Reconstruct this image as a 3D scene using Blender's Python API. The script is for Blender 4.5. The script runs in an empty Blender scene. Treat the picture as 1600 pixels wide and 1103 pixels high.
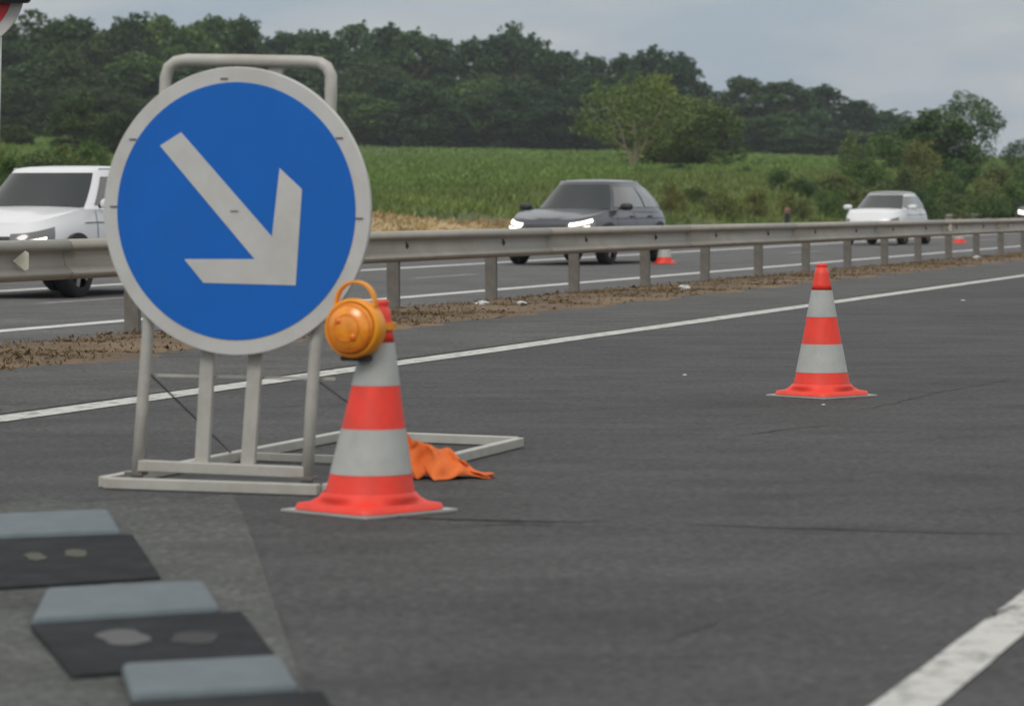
import bpy, math, random
import numpy as np
from mathutils import Vector, Matrix
random.seed(7); RNG = np.random.default_rng(7)
PI = math.pi
scene = bpy.context.scene
COL = scene.collection

# ------------------------------------------------------------------ camera, sky, sun, exposure
F = 5000.0                       # focal length in pixels of a 1600 px wide picture
HOR = 316.0                      # height of the horizon in that picture
CAMH = 1.05
PHI = math.atan(1620 / F)        # heading of the motorway, to the right of the view
SP, CP = math.sin(PHI), math.cos(PHI)
cam_d = bpy.data.cameras.new('camera'); cam = bpy.data.objects.new('camera', cam_d); COL.objects.link(cam)
cam.location = (0, 0, CAMH); cam.rotation_euler = (PI / 2, 0, 0)
cam_d.sensor_width = 36; cam_d.lens = 36 * F / 1600
cam_d.shift_y = -(551.5 - HOR) / 1600
cam_d.clip_start = 0.2; cam_d.clip_end = 9000
cam_d.dof.use_dof = True; cam_d.dof.focus_distance = 20; cam_d.dof.aperture_fstop = 5.0
scene.camera = cam

world = bpy.data.worlds.new('World'); scene.world = world; world.use_nodes = True
wn, wl = world.node_tree.nodes, world.node_tree.links
wn.clear()
SUN_EL, SUN_AZ = math.radians(48), math.radians(200)   # azimuth clockwise from +Y: behind the camera
sky = wn.new('ShaderNodeTexSky'); sky.sky_type = 'NISHITA'; sky.sun_disc = False
sky.sun_elevation = SUN_EL; sky.sun_rotation = SUN_AZ; sky.air_density = 1.3; sky.dust_density = 2.0
sk = wn.new('ShaderNodeVectorMath'); sk.operation = 'SCALE'; sk.inputs['Scale'].default_value = 0.10
tc = wn.new('ShaderNodeTexCoord')
sep = wn.new('ShaderNodeSeparateXYZ')
mp = wn.new('ShaderNodeMapping'); mp.inputs['Scale'].default_value = (5, 5, 22)
nz = wn.new('ShaderNodeTexNoise'); nz.inputs['Scale'].default_value = 1.6; nz.inputs['Detail'].default_value = 7; nz.inputs['Roughness'].default_value = 0.55
cr = wn.new('ShaderNodeValToRGB')
cr.color_ramp.elements[0].position = 0.40; cr.color_ramp.elements[0].color = (0.262, 0.315, 0.375, 1)
cr.color_ramp.elements[1].position = 0.60; cr.color_ramp.elements[1].color = (0.362, 0.385, 0.405, 1)
gr = wn.new('ShaderNodeMapRange'); gr.inputs['From Min'].default_value = 0.05; gr.inputs['From Max'].default_value = 1.0
gr.inputs['To Min'].default_value = 1.0; gr.inputs['To Max'].default_value = 1.9
sc = wn.new('ShaderNodeVectorMath'); sc.operation = 'SCALE'
mx = wn.new('ShaderNodeMix'); mx.data_type = 'RGBA'; mx.inputs['Factor'].default_value = 0.93
bg = wn.new('ShaderNodeBackground'); bg.inputs['Strength'].default_value = 1.0
out = wn.new('ShaderNodeOutputWorld')
wl.new(tc.outputs['Generated'], sep.inputs[0]); wl.new(tc.outputs['Generated'], mp.inputs['Vector'])
wl.new(mp.outputs[0], nz.inputs['Vector']); wl.new(nz.outputs['Fac'], cr.inputs[0])
wl.new(sep.outputs['Z'], gr.inputs['Value']); wl.new(cr.outputs[0], sc.inputs[0]); wl.new(gr.outputs[0], sc.inputs['Scale'])
wl.new(sky.outputs[0], sk.inputs[0]); wl.new(sk.outputs[0], mx.inputs['A']); wl.new(sc.outputs[0], mx.inputs['B'])
g3 = wn.new('ShaderNodeMapRange'); g3.inputs['From Min'].default_value = 0.06; g3.inputs['From Max'].default_value = 0.5
wl.new(sep.outputs['Z'], g3.inputs['Value'])
m3 = wn.new('ShaderNodeMix'); m3.data_type = 'RGBA'; m3.inputs['B'].default_value = (0.66, 0.655, 0.63, 1)
wl.new(g3.outputs[0], m3.inputs['Factor']); wl.new(mx.outputs['Result'], m3.inputs['A']); wl.new(m3.outputs['Result'], bg.inputs['Color']); wl.new(bg.outputs[0], out.inputs['Surface'])

sun_d = bpy.data.lights.new('sun', 'SUN'); sun_d.energy = 1.1; sun_d.angle = math.radians(25); sun_d.color = (1, 0.96, 0.9)
sun = bpy.data.objects.new('sun', sun_d); COL.objects.link(sun)
sv = Vector((math.sin(SUN_AZ) * math.cos(SUN_EL), math.cos(SUN_AZ) * math.cos(SUN_EL), math.sin(SUN_EL)))
sun.rotation_euler = sv.to_track_quat('Z', 'Y').to_euler(); sun.location = sv * 60
vs = scene.view_settings
vs.view_transform = 'Standard'; vs.look = 'None'; vs.gamma = 1; vs.use_curve_mapping = False; vs.exposure = 0.42

# ------------------------------------------------------------------ helpers
def rd(s, D, z=0.0):
    """road coordinates: s along the motorway, D to its left, z up"""
    return Vector((s * SP - D * CP, s * CP + D * SP, z))
def ray(x, y, Z):
    """point at depth Z seen at photo pixel x, y"""
    return Vector(((x - 800) * Z / F, Z, CAMH + (HOR - y) * Z / F))
def gnd(x, y, g=0.0):
    Z = (CAMH - g) * F / (y - HOR)
    return Vector(((x - 800) * Z / F, Z, g))
def DZ(x, D):
    """depth at which a line parallel to the motorway at distance D is seen at column x"""
    return F * D / (CP * (2420 - x))
def sm(a, b, t):
    t = min(1, max(0, (t - a) / (b - a))); return t * t * (3 - 2 * t)
def tag(o, label=None, cat=None, group=None, kind=None):
    if label: o['label'] = label
    if cat: o['category'] = cat
    if group: o['group'] = group
    if kind: o['kind'] = kind
    return o
def empty(name, loc=(0, 0, 0), rz=0.0):
    o = bpy.data.objects.new(name, None); COL.objects.link(o); o.location = loc; o.rotation_euler = (0, 0, rz)
    o.empty_display_size = 0.2
    return o
def link(name, me, m=None, parent=None):
    o = bpy.data.objects.new(name, me); COL.objects.link(o)
    if m and not me.materials: me.materials.append(m)
    if parent: o.parent = parent
    return o
def kids(o): return [c for c in list(COL.objects) if c.parent == o]
def copy_tree(o, parent=None):
    c = o.copy(); COL.objects.link(c); c.parent = parent
    for ch in list(o.children): copy_tree(ch, c)
    return c

class MB:
    def __init__(s): s.v = []; s.f = []
    def add(s, vs_, fs):
        n = len(s.v); s.v += [tuple(v) for v in vs_]; s.f += [tuple(i + n for i in f) for f in fs]; return s
    def box(s, c, d, rot=None):
        c = Vector(c); hx, hy, hz = d[0] / 2, d[1] / 2, d[2] / 2
        P = [Vector((x, y, z)) for x in (-hx, hx) for y in (-hy, hy) for z in (-hz, hz)]
        if rot: P = [rot @ p for p in P]
        return s.add([c + p for p in P], [(0, 1, 3, 2), (4, 6, 7, 5), (0, 4, 5, 1), (2, 3, 7, 6), (0, 2, 6, 4), (1, 5, 7, 3)])
    def tube(s, pts, r, n=8, cap=True, squash=None):
        pts = [Vector(p) for p in pts]; rs = r if isinstance(r, (list, tuple)) else [r] * len(pts)
        rings = []; ref = None
        for i, p in enumerate(pts):
            t = (pts[min(i + 1, len(pts) - 1)] - pts[max(i - 1, 0)]).normalized()
            if ref is None:
                ref = Vector((0, 0, 1)) if abs(t.z) < 0.9 else Vector((1, 0, 0))
            a = (ref - t * ref.dot(t)).normalized(); ref = a; b = t.cross(a)
            rings.append([p + (a * math.cos(2 * PI * k / n) + b * math.sin(2 * PI * k / n)) * rs[i] for k in range(n)])
        vs_ = [v for rg in rings for v in rg]; fs = []
        for i in range(len(pts) - 1):
            for k in range(n):
                a, b = i * n + k, i * n + (k + 1) % n
                fs.append((a, b, b + n, a + n))
        if cap:
            fs.append(tuple(range(n - 1, -1, -1))); fs.append(tuple(range((len(pts) - 1) * n, len(pts) * n)))
        return s.add(vs_, fs)
    def bar(s, a, b, w, h, up=(0, 0, 1)):
        """rectangular bar from a to b, w across, h along up"""
        a, b = Vector(a), Vector(b); t = (b - a).normalized(); u = Vector(up); u = (u - t * u.dot(t)).normalized(); r = t.cross(u)
        P = []
        for p in (a, b):
            for i, j in ((-1, -1), (1, -1), (1, 1), (-1, 1)): P.append(p + r * (w / 2 * i) + u * (h / 2 * j))
        return s.add(P, [(0, 1, 2, 3), (7, 6, 5, 4), (0, 4, 5, 1), (1, 5, 6, 2), (2, 6, 7, 3), (3, 7, 4, 0)])
    def lathe(s, prof, n=32, shear=(0, 0), c=(0, 0, 0), cap=True):
        vs_ = []; fs = []
        for r, z in prof:
            for k in range(n):
                a = 2 * PI * k / n
                vs_.append((c[0] + r * math.cos(a) + shear[0] * z, c[1] + r * math.sin(a) + shear[1] * z, c[2] + z))
        for i in range(len(prof) - 1):
            for k in range(n):
                a, b = i * n + k, i * n + (k + 1) % n
                fs.append((a, b, b + n, a + n))
        if cap:
            fs.append(tuple(range(n - 1, -1, -1))); fs.append(tuple(range((len(prof) - 1) * n, len(prof) * n)))
        return s.add(vs_, fs)
    def prism(s, poly, d0, d1, M):
        """poly of (a, b) extruded from d0 to d1 along the third axis, taken through M"""
        n = len(poly)
        vs_ = [M @ Vector((a, b, d)) for d in (d0, d1) for a, b in poly]
        fs = [tuple(range(n - 1, -1, -1)), tuple(range(n, 2 * n))]
        fs += [(k, (k + 1) % n, (k + 1) % n + n, k + n) for k in range(n)]
        return s.add(vs_, fs)
    def grid(s, fn, us, vs_):
        P = [fn(u, v) for u in us for v in vs_]; m = len(vs_)
        fs = [(i * m + j, (i + 1) * m + j, (i + 1) * m + j + 1, i * m + j + 1) for i in range(len(us) - 1) for j in range(m - 1)]
        return s.add(P, fs)
    def mesh(s, name):
        me = bpy.data.meshes.new(name); me.from_pydata(s.v, [], s.f); me.update(); return me
    def build(s, name, m, parent=None, smooth=False, bevel=0, solid=0, sub=0, weighted=False):
        me = s.mesh(name)
        if smooth: me.shade_smooth()
        o = link(name, me, m, parent)
        if solid:
            md = o.modifiers.new('solid', 'SOLIDIFY'); md.thickness = solid; md.offset = -1
        if bevel:
            md = o.modifiers.new('bevel', 'BEVEL'); md.width = bevel; md.segments = 2; md.limit_method = 'ANGLE'
        if sub:
            md = o.modifiers.new('sub', 'SUBSURF'); md.levels = sub; md.render_levels = sub
        return o

# ------------------------------------------------------------------ materials
def nt(name):
    m = bpy.data.materials.new(name); m.use_nodes = True
    t = m.node_tree; b = t.nodes['Principled BSDF']; return m, t.nodes, t.links, b
def noise(n, l, vec, scale, detail=4, rough=0.55, stretch=None):
    t = n.new('ShaderNodeTexNoise'); t.inputs['Scale'].default_value = scale; t.inputs['Detail'].default_value = detail; t.inputs['Roughness'].default_value = rough
    if stretch:
        mpp = n.new('ShaderNodeMapping'); mpp.inputs['Scale'].default_value = stretch[0]; mpp.inputs['Rotation'].default_value = (0, 0, stretch[1])
        l.new(vec, mpp.inputs['Vector']); l.new(mpp.outputs[0], t.inputs['Vector'])
    else: l.new(vec, t.inputs['Vector'])
    return t.outputs['Fac']
def ramp(n, l, fac, stops):
    r = n.new('ShaderNodeValToRGB'); e = r.color_ramp.elements
    while len(e) < len(stops): e.new(0.5)
    for i, (p, c) in enumerate(stops):
        e[i].position = p; e[i].color = (*c, 1) if len(c) == 3 else c
    l.new(fac, r.inputs[0]); return r.outputs[0]
def mixc(n, l, fac, a, b, mode='MIX'):
    m = n.new('ShaderNodeMix'); m.data_type = 'RGBA'; m.blend_type = mode
    for k, v in (('Factor', fac), ('A', a), ('B', b)):
        s = m.inputs[k]
        if isinstance(v, (int, float)): s.default_value = v
        elif isinstance(v, tuple): s.default_value = (*v, 1)
        else: l.new(v, s)
    return m.outputs['Result']
def bump(n, l, b, h, strength, dist=0.01):
    bp = n.new('ShaderNodeBump'); bp.inputs['Strength'].default_value = strength; bp.inputs['Distance'].default_value = dist
    l.new(h, bp.inputs['Height']); l.new(bp.outputs[0], b.inputs['Normal'])
def pos(n):
    return n.new('ShaderNodeNewGeometry').outputs['Position']
def objc(n):
    return n.new('ShaderNodeTexCoord').outputs['Object']
def simple(name, c, rough=0.5, metal=0.0, var=0.0, scale=8.0, dirt=None, dirt_amt=0.4, coat=0.0, spec=0.5, em=0.0, emc=None, world_pos=False):
    m, n, l, b = nt(name)
    v = pos(n) if world_pos else objc(n)
    b.inputs['Roughness'].default_value = rough; b.inputs['Metallic'].default_value = metal
    b.inputs['Coat Weight'].default_value = coat; b.inputs['Specular IOR Level'].default_value = spec
    col = c
    if var:
        col = ramp(n, l, noise(n, l, v, scale, 6, 0.65), [(0.3, tuple(x * (1 - var) for x in c)), (0.7, tuple(min(1, x * (1 + var)) for x in c))])
    if dirt:
        f = ramp(n, l, noise(n, l, v, scale * 0.6, 9, 0.7), [(0.45, (0, 0, 0)), (0.72, (dirt_amt,) * 3)])
        col = mixc(n, l, f, col, dirt)
    if isinstance(col, tuple): b.inputs['Base Color'].default_value = (*col, 1)
    else: l.new(col, b.inputs['Base Color'])
    if em:
        b.inputs['Emission Color'].default_value = (*(emc or c), 1); b.inputs['Emission Strength'].default_value = em
    return m

def asphalt(name, lo, hi, marks=True):
    m, n, l, b = nt(name); p = pos(n)
    ang = -(PI / 2 - PHI)
    fine = noise(n, l, p, 95, 3, 0.8)
    mid = noise(n, l, p, 16, 6, 0.75)
    peb = noise(n, l, p, 30, 3, 0.7)
    pat = noise(n, l, p, 1.9, 6, 0.68, ((0.75, 1.25, 1), ang + 0.5))
    big = noise(n, l, p, 0.5, 5, 0.6, ((0.8, 1.2, 1), ang))
    c = ramp(n, l, mid, [(0.28, lo), (0.72, hi)])
    g = ramp(n, l, fine, [(0.3, (0.6, 0.6, 0.6)), (0.52, (1, 1, 1)), (0.72, (1.5, 1.5, 1.5))])
    c = mixc(n, l, 0.85, c, g, 'MULTIPLY')
    c = mixc(n, l, 0.9, c, ramp(n, l, peb, [(0.34, (0.55, 0.55, 0.55)), (0.5, (1, 1, 1)), (0.66, (1.65, 1.65, 1.63))]), 'MULTIPLY')
    c = mixc(n, l, 0.9, c, ramp(n, l, pat, [(0.34, (0.70, 0.70, 0.70)), (0.5, (1, 1, 1)), (0.66, (1.20, 1.20, 1.20))]), 'MULTIPLY')
    g2 = ramp(n, l, big, [(0.3, (0.8, 0.8, 0.8)), (0.7, (1.18, 1.17, 1.15))])
    c = mixc(n, l, 1.0, c, g2, 'MULTIPLY')
    if marks:   # thin dark tar cracks: zero crossings of a stretched noise, only here and there
        cn = noise(n, l, p, 0.9, 6, 0.6, ((0.5, 1.1, 1), 0.1))
        ab = n.new('ShaderNodeMath'); ab.operation = 'SUBTRACT'; ab.inputs[1].default_value = 0.5; l.new(cn, ab.inputs[0])
        a2 = n.new('ShaderNodeMath'); a2.operation = 'ABSOLUTE'; l.new(ab.outputs[0], a2.inputs[0])
        line = ramp(n, l, a2.outputs[0], [(0.0, (1, 1, 1)), (0.010, (0, 0, 0))])
        msk = ramp(n, l, noise(n, l, p, 0.55, 3, 0.5), [(0.52, (0, 0, 0)), (0.62, (0.55, 0.55, 0.55))])
        ln = mixc(n, l, 1.0, line, msk, 'MULTIPLY')
        c = mixc(n, l, ln, c, (0.02, 0.02, 0.02))
    l.new(c, b.inputs['Base Color']); b.inputs['Roughness'].default_value = 0.85; b.inputs['Specular IOR Level'].default_value = 0.35
    bump(n, l, b, fine, 0.55, 0.012)
    return m
def paint(name, c, base, amount=0.35, scale=14):
    m, n, l, b = nt(name); p = pos(n)
    w = noise(n, l, p, scale, 8, 0.75)
    f = ramp(n, l, w, [(0.5, (0, 0, 0)), (0.5 + 0.3 * (1 - amount), (1, 1, 1))])
    cc = ramp(n, l, noise(n, l, p, 60, 3), [(0.3, tuple(x * 0.85 for x in c)), (0.7, c)])
    l.new(mixc(n, l, f, cc, base), b.inputs['Base Color']); b.inputs['Roughness'].default_value = 0.7
    bump(n, l, b, noise(n, l, p, 90, 3), 0.4, 0.01)
    return m
def leafmat(name, dark, light, hue=None):
    m, n, l, b = nt(name)
    g = n.new('ShaderNodeNewGeometry'); oi = n.new('ShaderNodeObjectInfo')
    c = ramp(n, l, g.outputs['Random Per Island'], [(0.0, dark), (1.0, light)])
    big = noise(n, l, g.outputs['Position'], 0.35, 3, 0.6)
    k = ramp(n, l, big, [(0.3, (0.72, 0.75, 0.8)), (0.7, (1.25, 1.2, 1.0))])
    c = mixc(n, l, 1.0, c, k, 'MULTIPLY')
    k2 = ramp(n, l, oi.outputs['Random'], [(0.0, (0.68, 0.74, 0.8)), (0.5, (1, 1, 1)), (1.0, hue or (1.4, 1.25, 0.95))])
    c = mixc(n, l, 1.0, c, k2, 'MULTIPLY')
    l.new(c, b.inputs['Base Color']); b.inputs['Roughness'].default_value = 0.65; b.inputs['Specular IOR Level'].default_value = 0.25
    tr = n.new('ShaderNodeBsdfTranslucent'); l.new(c, tr.inputs[0]); ms = n.new('ShaderNodeMixShader'); ms.inputs[0].default_value = 0.28
    l.new(b.outputs[0], ms.inputs[1]); l.new(tr.outputs[0], ms.inputs[2]); l.new(ms.outputs[0], n['Material Output'].inputs[0])
    return m

M = {}
M['asphalt'] = asphalt('asphalt', (0.044, 0.046, 0.048), (0.066, 0.0685, 0.070))
M['asphalt_shoulder'] = asphalt('asphalt_shoulder', (0.062, 0.0625, 0.063), (0.090, 0.0905, 0.090))
M['asphalt_veiled'] = asphalt('asphalt_veiled', (0.067, 0.071, 0.069), (0.090, 0.095, 0.092), False)  # asphalt with the pale veil of a windscreen reflection in its colour
M['asphalt_far'] = asphalt('asphalt_far', (0.082, 0.082, 0.085), (0.108, 0.108, 0.112), False)
M['line'] = paint('line_paint', (0.52, 0.52, 0.50), (0.08, 0.08, 0.08), 0.5, 9)
M['line_far'] = paint('line_paint_far', (0.60, 0.60, 0.60), (0.16, 0.16, 0.16), 0.2, 5)
M['line_worn'] = paint('line_paint_worn', (0.30, 0.30, 0.30), (0.14, 0.14, 0.14), 0.5, 5)
M['white_steel'] = simple('white_steel', (0.40, 0.395, 0.365), 0.45, var=0.10, scale=9, dirt=(0.25, 0.21, 0.16), dirt_amt=0.45)
M['sign_white'] = simple('sign_white', (0.50, 0.50, 0.49), 0.35, var=0.04, scale=5, dirt=(0.30, 0.28, 0.23), dirt_amt=0.4)
M['sign_blue'] = simple('sign_blue', (0.003, 0.115, 0.48), 0.4, var=0.05, scale=4, dirt=(0.008, 0.115, 0.38), dirt_amt=0.35, spec=0.35)
M['sign_red'] = simple('sign_red', (0.55, 0.02, 0.03), 0.4, var=0.06)
M['black'] = simple('black_plastic', (0.012, 0.013, 0.018), 0.5, var=0.2)
M['grey_pale'] = simple('pale_grey_board', (0.5, 0.52, 0.5), 0.5, var=0.08)
M['cone_red'] = simple('cone_red', (0.80, 0.042, 0.022), 0.5, var=0.08, scale=12, dirt=(0.34, 0.06, 0.04), dirt_amt=0.55)
M['cone_white'] = simple('cone_white', (0.38, 0.39, 0.375), 0.35, var=0.07, scale=9, dirt=(0.22, 0.22, 0.20), dirt_amt=0.45)
M['amber'] = simple('amber_lens', (0.78, 0.26, 0.014), 0.2, var=0.2, scale=30, spec=0.7)
M['amber_dark'] = simple('amber_bulb', (0.70, 0.15, 0.01), 0.2)
M['yellow'] = simple('yellow_plastic', (0.80, 0.30, 0.012), 0.42, var=0.08)
M['cloth'] = simple('orange_cloth', (0.78, 0.17, 0.03), 0.85, var=0.14, scale=16, dirt=(0.35, 0.08, 0.03), dirt_amt=0.5)
M['reflection_dark'] = simple('dark_reflection_band', (0.016, 0.018, 0.021), 0.85, var=0.3, scale=10, dirt=(0.045, 0.048, 0.05), dirt_amt=0.5, spec=0.15)  # dark bands of the windscreen reflection, put into the colour
M['reflection_grey'] = simple('bluish_grey_reflection', (0.095, 0.122, 0.138), 0.6, var=0.15, scale=9)  # pale bands of the same reflection, as a surface colour
M['mark_pale'] = simple('pale_reflection_mark', (0.060, 0.060, 0.060), 0.6, var=0.2)  # pale spot in the windscreen reflection, painted on
M['mark_olive'] = simple('olive_reflection_mark', (0.038, 0.038, 0.018), 0.6, var=0.2)  # yellowish spots in the windscreen reflection, painted on
M['galv'] = simple('galvanised_steel', (0.335, 0.315, 0.280), 0.55, metal=0.15, var=0.10, scale=1.7, dirt=(0.22, 0.18, 0.14), dirt_amt=0.4)
M['galv_post'] = simple('dusty_post_steel', (0.16, 0.15, 0.135), 0.6, metal=0.2, var=0.2, scale=6, dirt=(0.11, 0.08, 0.06), dirt_amt=0.6)
M['bolt'] = simple('dark_bolt', (0.07, 0.065, 0.06), 0.6)
M['reflector'] = simple('reflector_white', (0.6, 0.58, 0.48), 0.3, var=0.1)
M['soil'] = simple('dry_soil', (0.145, 0.097, 0.056), 0.95, var=0.35, scale=1.2, dirt=(0.060, 0.045, 0.030), dirt_amt=0.8, world_pos=True)
M['grass_ground'] = simple('rough_grass', (0.075, 0.098, 0.035), 0.95, var=0.4, scale=0.25, dirt=(0.14, 0.12, 0.06), dirt_amt=0.5, world_pos=True)
M['crop_ground'] = simple('crop_ground', (0.100, 0.165, 0.042), 0.95, var=0.25, scale=0.15, dirt=(0.10, 0.11, 0.05), dirt_amt=0.5, world_pos=True)
M['stubble'] = simple('straw_stubble', (0.38, 0.275, 0.15), 0.95, var=0.3, scale=1.6, dirt=(0.16, 0.14, 0.06), dirt_amt=0.6, world_pos=True)
M['bark'] = simple('bark', (0.115, 0.095, 0.07), 0.9, var=0.3, scale=3)
M['bark_pale'] = simple('pale_bark', (0.26, 0.22, 0.15), 0.9, var=0.25, scale=3)
M['leaf_dark'] = leafmat('leaf_dark', (0.014, 0.042, 0.020), (0.064, 0.128, 0.052))
M['leaf_mid'] = leafmat('leaf_mid', (0.032, 0.078, 0.024), (0.108, 0.185, 0.058))
M['leaf_left'] = leafmat('leaf_left', (0.024, 0.052, 0.020), (0.084, 0.128, 0.042))
M['leaf_pale'] = leafmat('leaf_pale', (0.072, 0.120, 0.030), (0.170, 0.228, 0.064))
M['leaf_shrub'] = leafmat('leaf_shrub', (0.070, 0.110, 0.036), (0.180, 0.230, 0.085), (1.5, 1.1, 0.9))
M['crop'] = leafmat('crop_leaf', (0.120, 0.195, 0.048), (0.190, 0.275, 0.080))
M['weed'] = leafmat('weed_leaf', (0.085, 0.150, 0.045), (0.19, 0.250, 0.090), (1.2, 1.0, 0.8))
M['dry_grass'] = leafmat('dry_grass', (0.11, 0.078, 0.038), (0.22, 0.148, 0.072))
M['paper'] = simple('crumpled_paper', (0.5, 0.5, 0.5), 0.8, var=0.1)
M['tyre'] = simple('tyre', (0.012, 0.012, 0.013), 0.85)
M['rim'] = simple('alloy', (0.35, 0.35, 0.36), 0.35, metal=0.8)
M['glass'] = simple('car_glass', (0.020, 0.026, 0.028), 0.12, spec=0.45)
M['glass_side'] = simple('car_side_glass', (0.05, 0.055, 0.06), 0.08, spec=0.8, coat=0.8)
M['paint_dark'] = simple('dark_grey_paint', (0.055, 0.058, 0.078), 0.32, metal=0.3, coat=0.6)
M['paint_white'] = simple('white_paint', (0.66, 0.67, 0.70), 0.35, coat=0.6)
M['lamp_on'] = simple('headlight_on', (1, 0.95, 0.82), 0.3, em=2.2, emc=(1, 0.90, 0.72))
M['lamp_glass'] = simple('headlight_glass', (0.12, 0.12, 0.13), 0.15, coat=1.0)
M['chrome'] = simple('chrome', (0.55, 0.55, 0.56), 0.25, metal=0.9)
M['trim'] = simple('black_trim', (0.015, 0.015, 0.016), 0.5)
M['plate'] = simple('number_plate', (0.6, 0.6, 0.58), 0.4)

# ------------------------------------------------------------------ the setting: terrain, roads, lines
def terrain(X, Y):
    D = Y * SP - X * CP
    if D < 21.5: return -0.30
    e = sm(22.5, 32, D)
    Yc = min(Y, 430)
    rise = 0.95 + 0.0222 * max(0, Yc - 85) - 0.022 * max(0, X) * sm(100, 300, Yc) + 0.05 * max(0, -X - 12) * sm(60, 200, Yc)
    rise = max(rise, 0.2)
    w = 0.12 * math.sin(X * 0.21 + Y * 0.05) * sm(60, 200, Y)
    return -0.28 + e * (rise + 0.16 + w) + sm(21.5, 22.5, D) * 0.12
Ds = [-2500, -900, -300, -120, -60, -30, -16, 5, 12, 20] + [21 + 0.5 * i for i in range(30)] + [37 + 2 * i for i in range(12)] + [64, 70, 78, 88, 100, 115, 130, 150, 175, 200, 240, 300, 400, 600, 1000, 2500]
ss = [-1500, -500, -200, -80] + [-40 + 5 * i for i in range(60)] + [265, 275, 290, 305, 320, 340, 360, 380, 400, 430, 470, 520, 600, 800, 1200, 2500, 5000]
def tpt(s, D):
    p = rd(s, D); p.z = terrain(p.x, p.y); return p
tag(MB().grid(tpt, ss, Ds).build('ground', M['grass_ground'], smooth=True), kind='structure')

def strip(name, m, s0, s1, D0, D1, z0, z1, n=1, nD=1, jit=0, step=None):
    us = [s0 + (s1 - s0) * i / n for i in range(n + 1)]
    vs_ = [i / nD for i in range(nD + 1)]
    def fn(s, q):
        D = D0 + (D1 - D0) * q
        if jit and q in (0.0, 1.0): D += jit * (math.sin(s * 1.7 + q * 5) + math.sin(s * 4.3) + 0.7 * math.sin(s * 11.1))
        return rd(s, D, z0 + (z1 - z0) * q)
    return tag(MB().grid(fn, us, vs_).build(name, m), kind='structure')
strip('road', M['asphalt'], -60, 1500, -14, 9.2, 0, 0)
strip('road_shoulder', M['asphalt_shoulder'], -20, 900, 7.3, 9.2, 0.003, 0.003, 300, 1, 0.03)
# the central strip of bare dry soil carrying the rail
def soil(s, q):
    D = 8.95 + 3.0 * q
    j = 0.05 * (math.sin(s * 1.9) + math.sin(s * 5.3 + 1) + 0.8 * math.sin(s * 12.7))
    dip = 0.0018 * min(60, max(0, s - 30))
    if q == 0: return rd(s, D + j, -0.004)
    if q == 1: return rd(s, D + j * 1.2, -0.15)
    h = 0.075 * math.sin(PI * q) + 0.018 * math.sin(s * 2.3 + q * 7) + 0.012 * math.sin(s * 7.1 - q * 9)
    return rd(s, D, 0.0 - 0.145 * q + h * (1 - dip * 4) - dip * math.sin(PI * q) ** 2 * .4)
tag(MB().grid(soil, [-10 + 0.35 * i for i in range(560)] + [190, 240, 400, 800, 1500], [0, 0.03, 0.08, 0.2, 0.35, 0.5, 0.65, 0.8, 0.95, 1.0]).build('median_soil', M['soil'], smooth=True), kind='structure')
strip('opposite_road', M['asphalt_far'], -60, 1500, 11.8, 22.2, -0.14, -0.14)
# painted lines
strip('edge_line', M['line'], -20, 900, 7.02, 7.24, 0.004, 0.004, 400, 1, 0.006)
strip('lane_dash', M['line'], 4.4, 9.9, 1.21, 1.345, 0.004, 0.004, 60, 1, 0.0012)
for k in (-1, 1, 2, 3): strip('lane_dash', M['line'], 4.4 + 13 * k, 7.4 + 13 * k, 1.21, 1.345, 0.004, 0.004, 8)
strip('opposite_edge_line', M['line_far'], -20, 900, 13.45, 13.72, -0.136, -0.136, 200, 1, 0.004)
strip('opposite_shoulder_line', M['line_far'], -20, 900, 19.5, 19.85, -0.136, -0.136, 200, 1, 0.004)
for k in range(-1, 16): strip('opposite_lane_dash', M['line_worn'], 8 + 13 * k, 11.0 + 13 * k, 16.75, 16.92, -0.136, -0.136)
# windscreen reflection veil at lower left, painted as a paler sheet on the road
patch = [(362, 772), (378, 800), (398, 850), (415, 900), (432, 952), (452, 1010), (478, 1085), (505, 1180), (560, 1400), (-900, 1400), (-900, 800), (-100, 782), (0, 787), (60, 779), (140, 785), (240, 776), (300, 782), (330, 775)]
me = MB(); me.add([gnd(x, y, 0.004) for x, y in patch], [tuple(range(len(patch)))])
tag(me.build('reflection_veil_patch', M['asphalt_veiled']), kind='structure')

# crop field and the straw-coloured field strip follow the terrain
def on_terrain(fn, dz):
    def g(u, v):
        p = fn(u, v); p.z = terrain(p.x, p.y) + dz; return p
    return g
tag(MB().grid(on_terrain(lambda s, D: rd(s, D + 0.5 * math.sin(s * 0.3)), 0.05), [-20 + 5 * i for i in range(90)], [33.5 + 1.5 * i for i in range(60)] + [130, 150, 180, 220]).build('crop_field', M['crop_ground'], smooth=True), kind='structure')
def stub(s, q):
    w = 1 - 0.90 * sm(66, 94, s)
    return rd(s, 25.2 + (5.9 + .35 * math.sin(s * .35)) * q * w + 0.25 * math.sin(s * 0.9 + q))
tag(MB().grid(on_terrain(stub, 0.03), [10 + 1.0 * i for i in range(86)], [0, 0.15, 0.3, 0.45, 0.6, 0.75, 0.9, 1]).build('stubble_field', M['stubble'], smooth=True), kind='structure')

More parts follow.
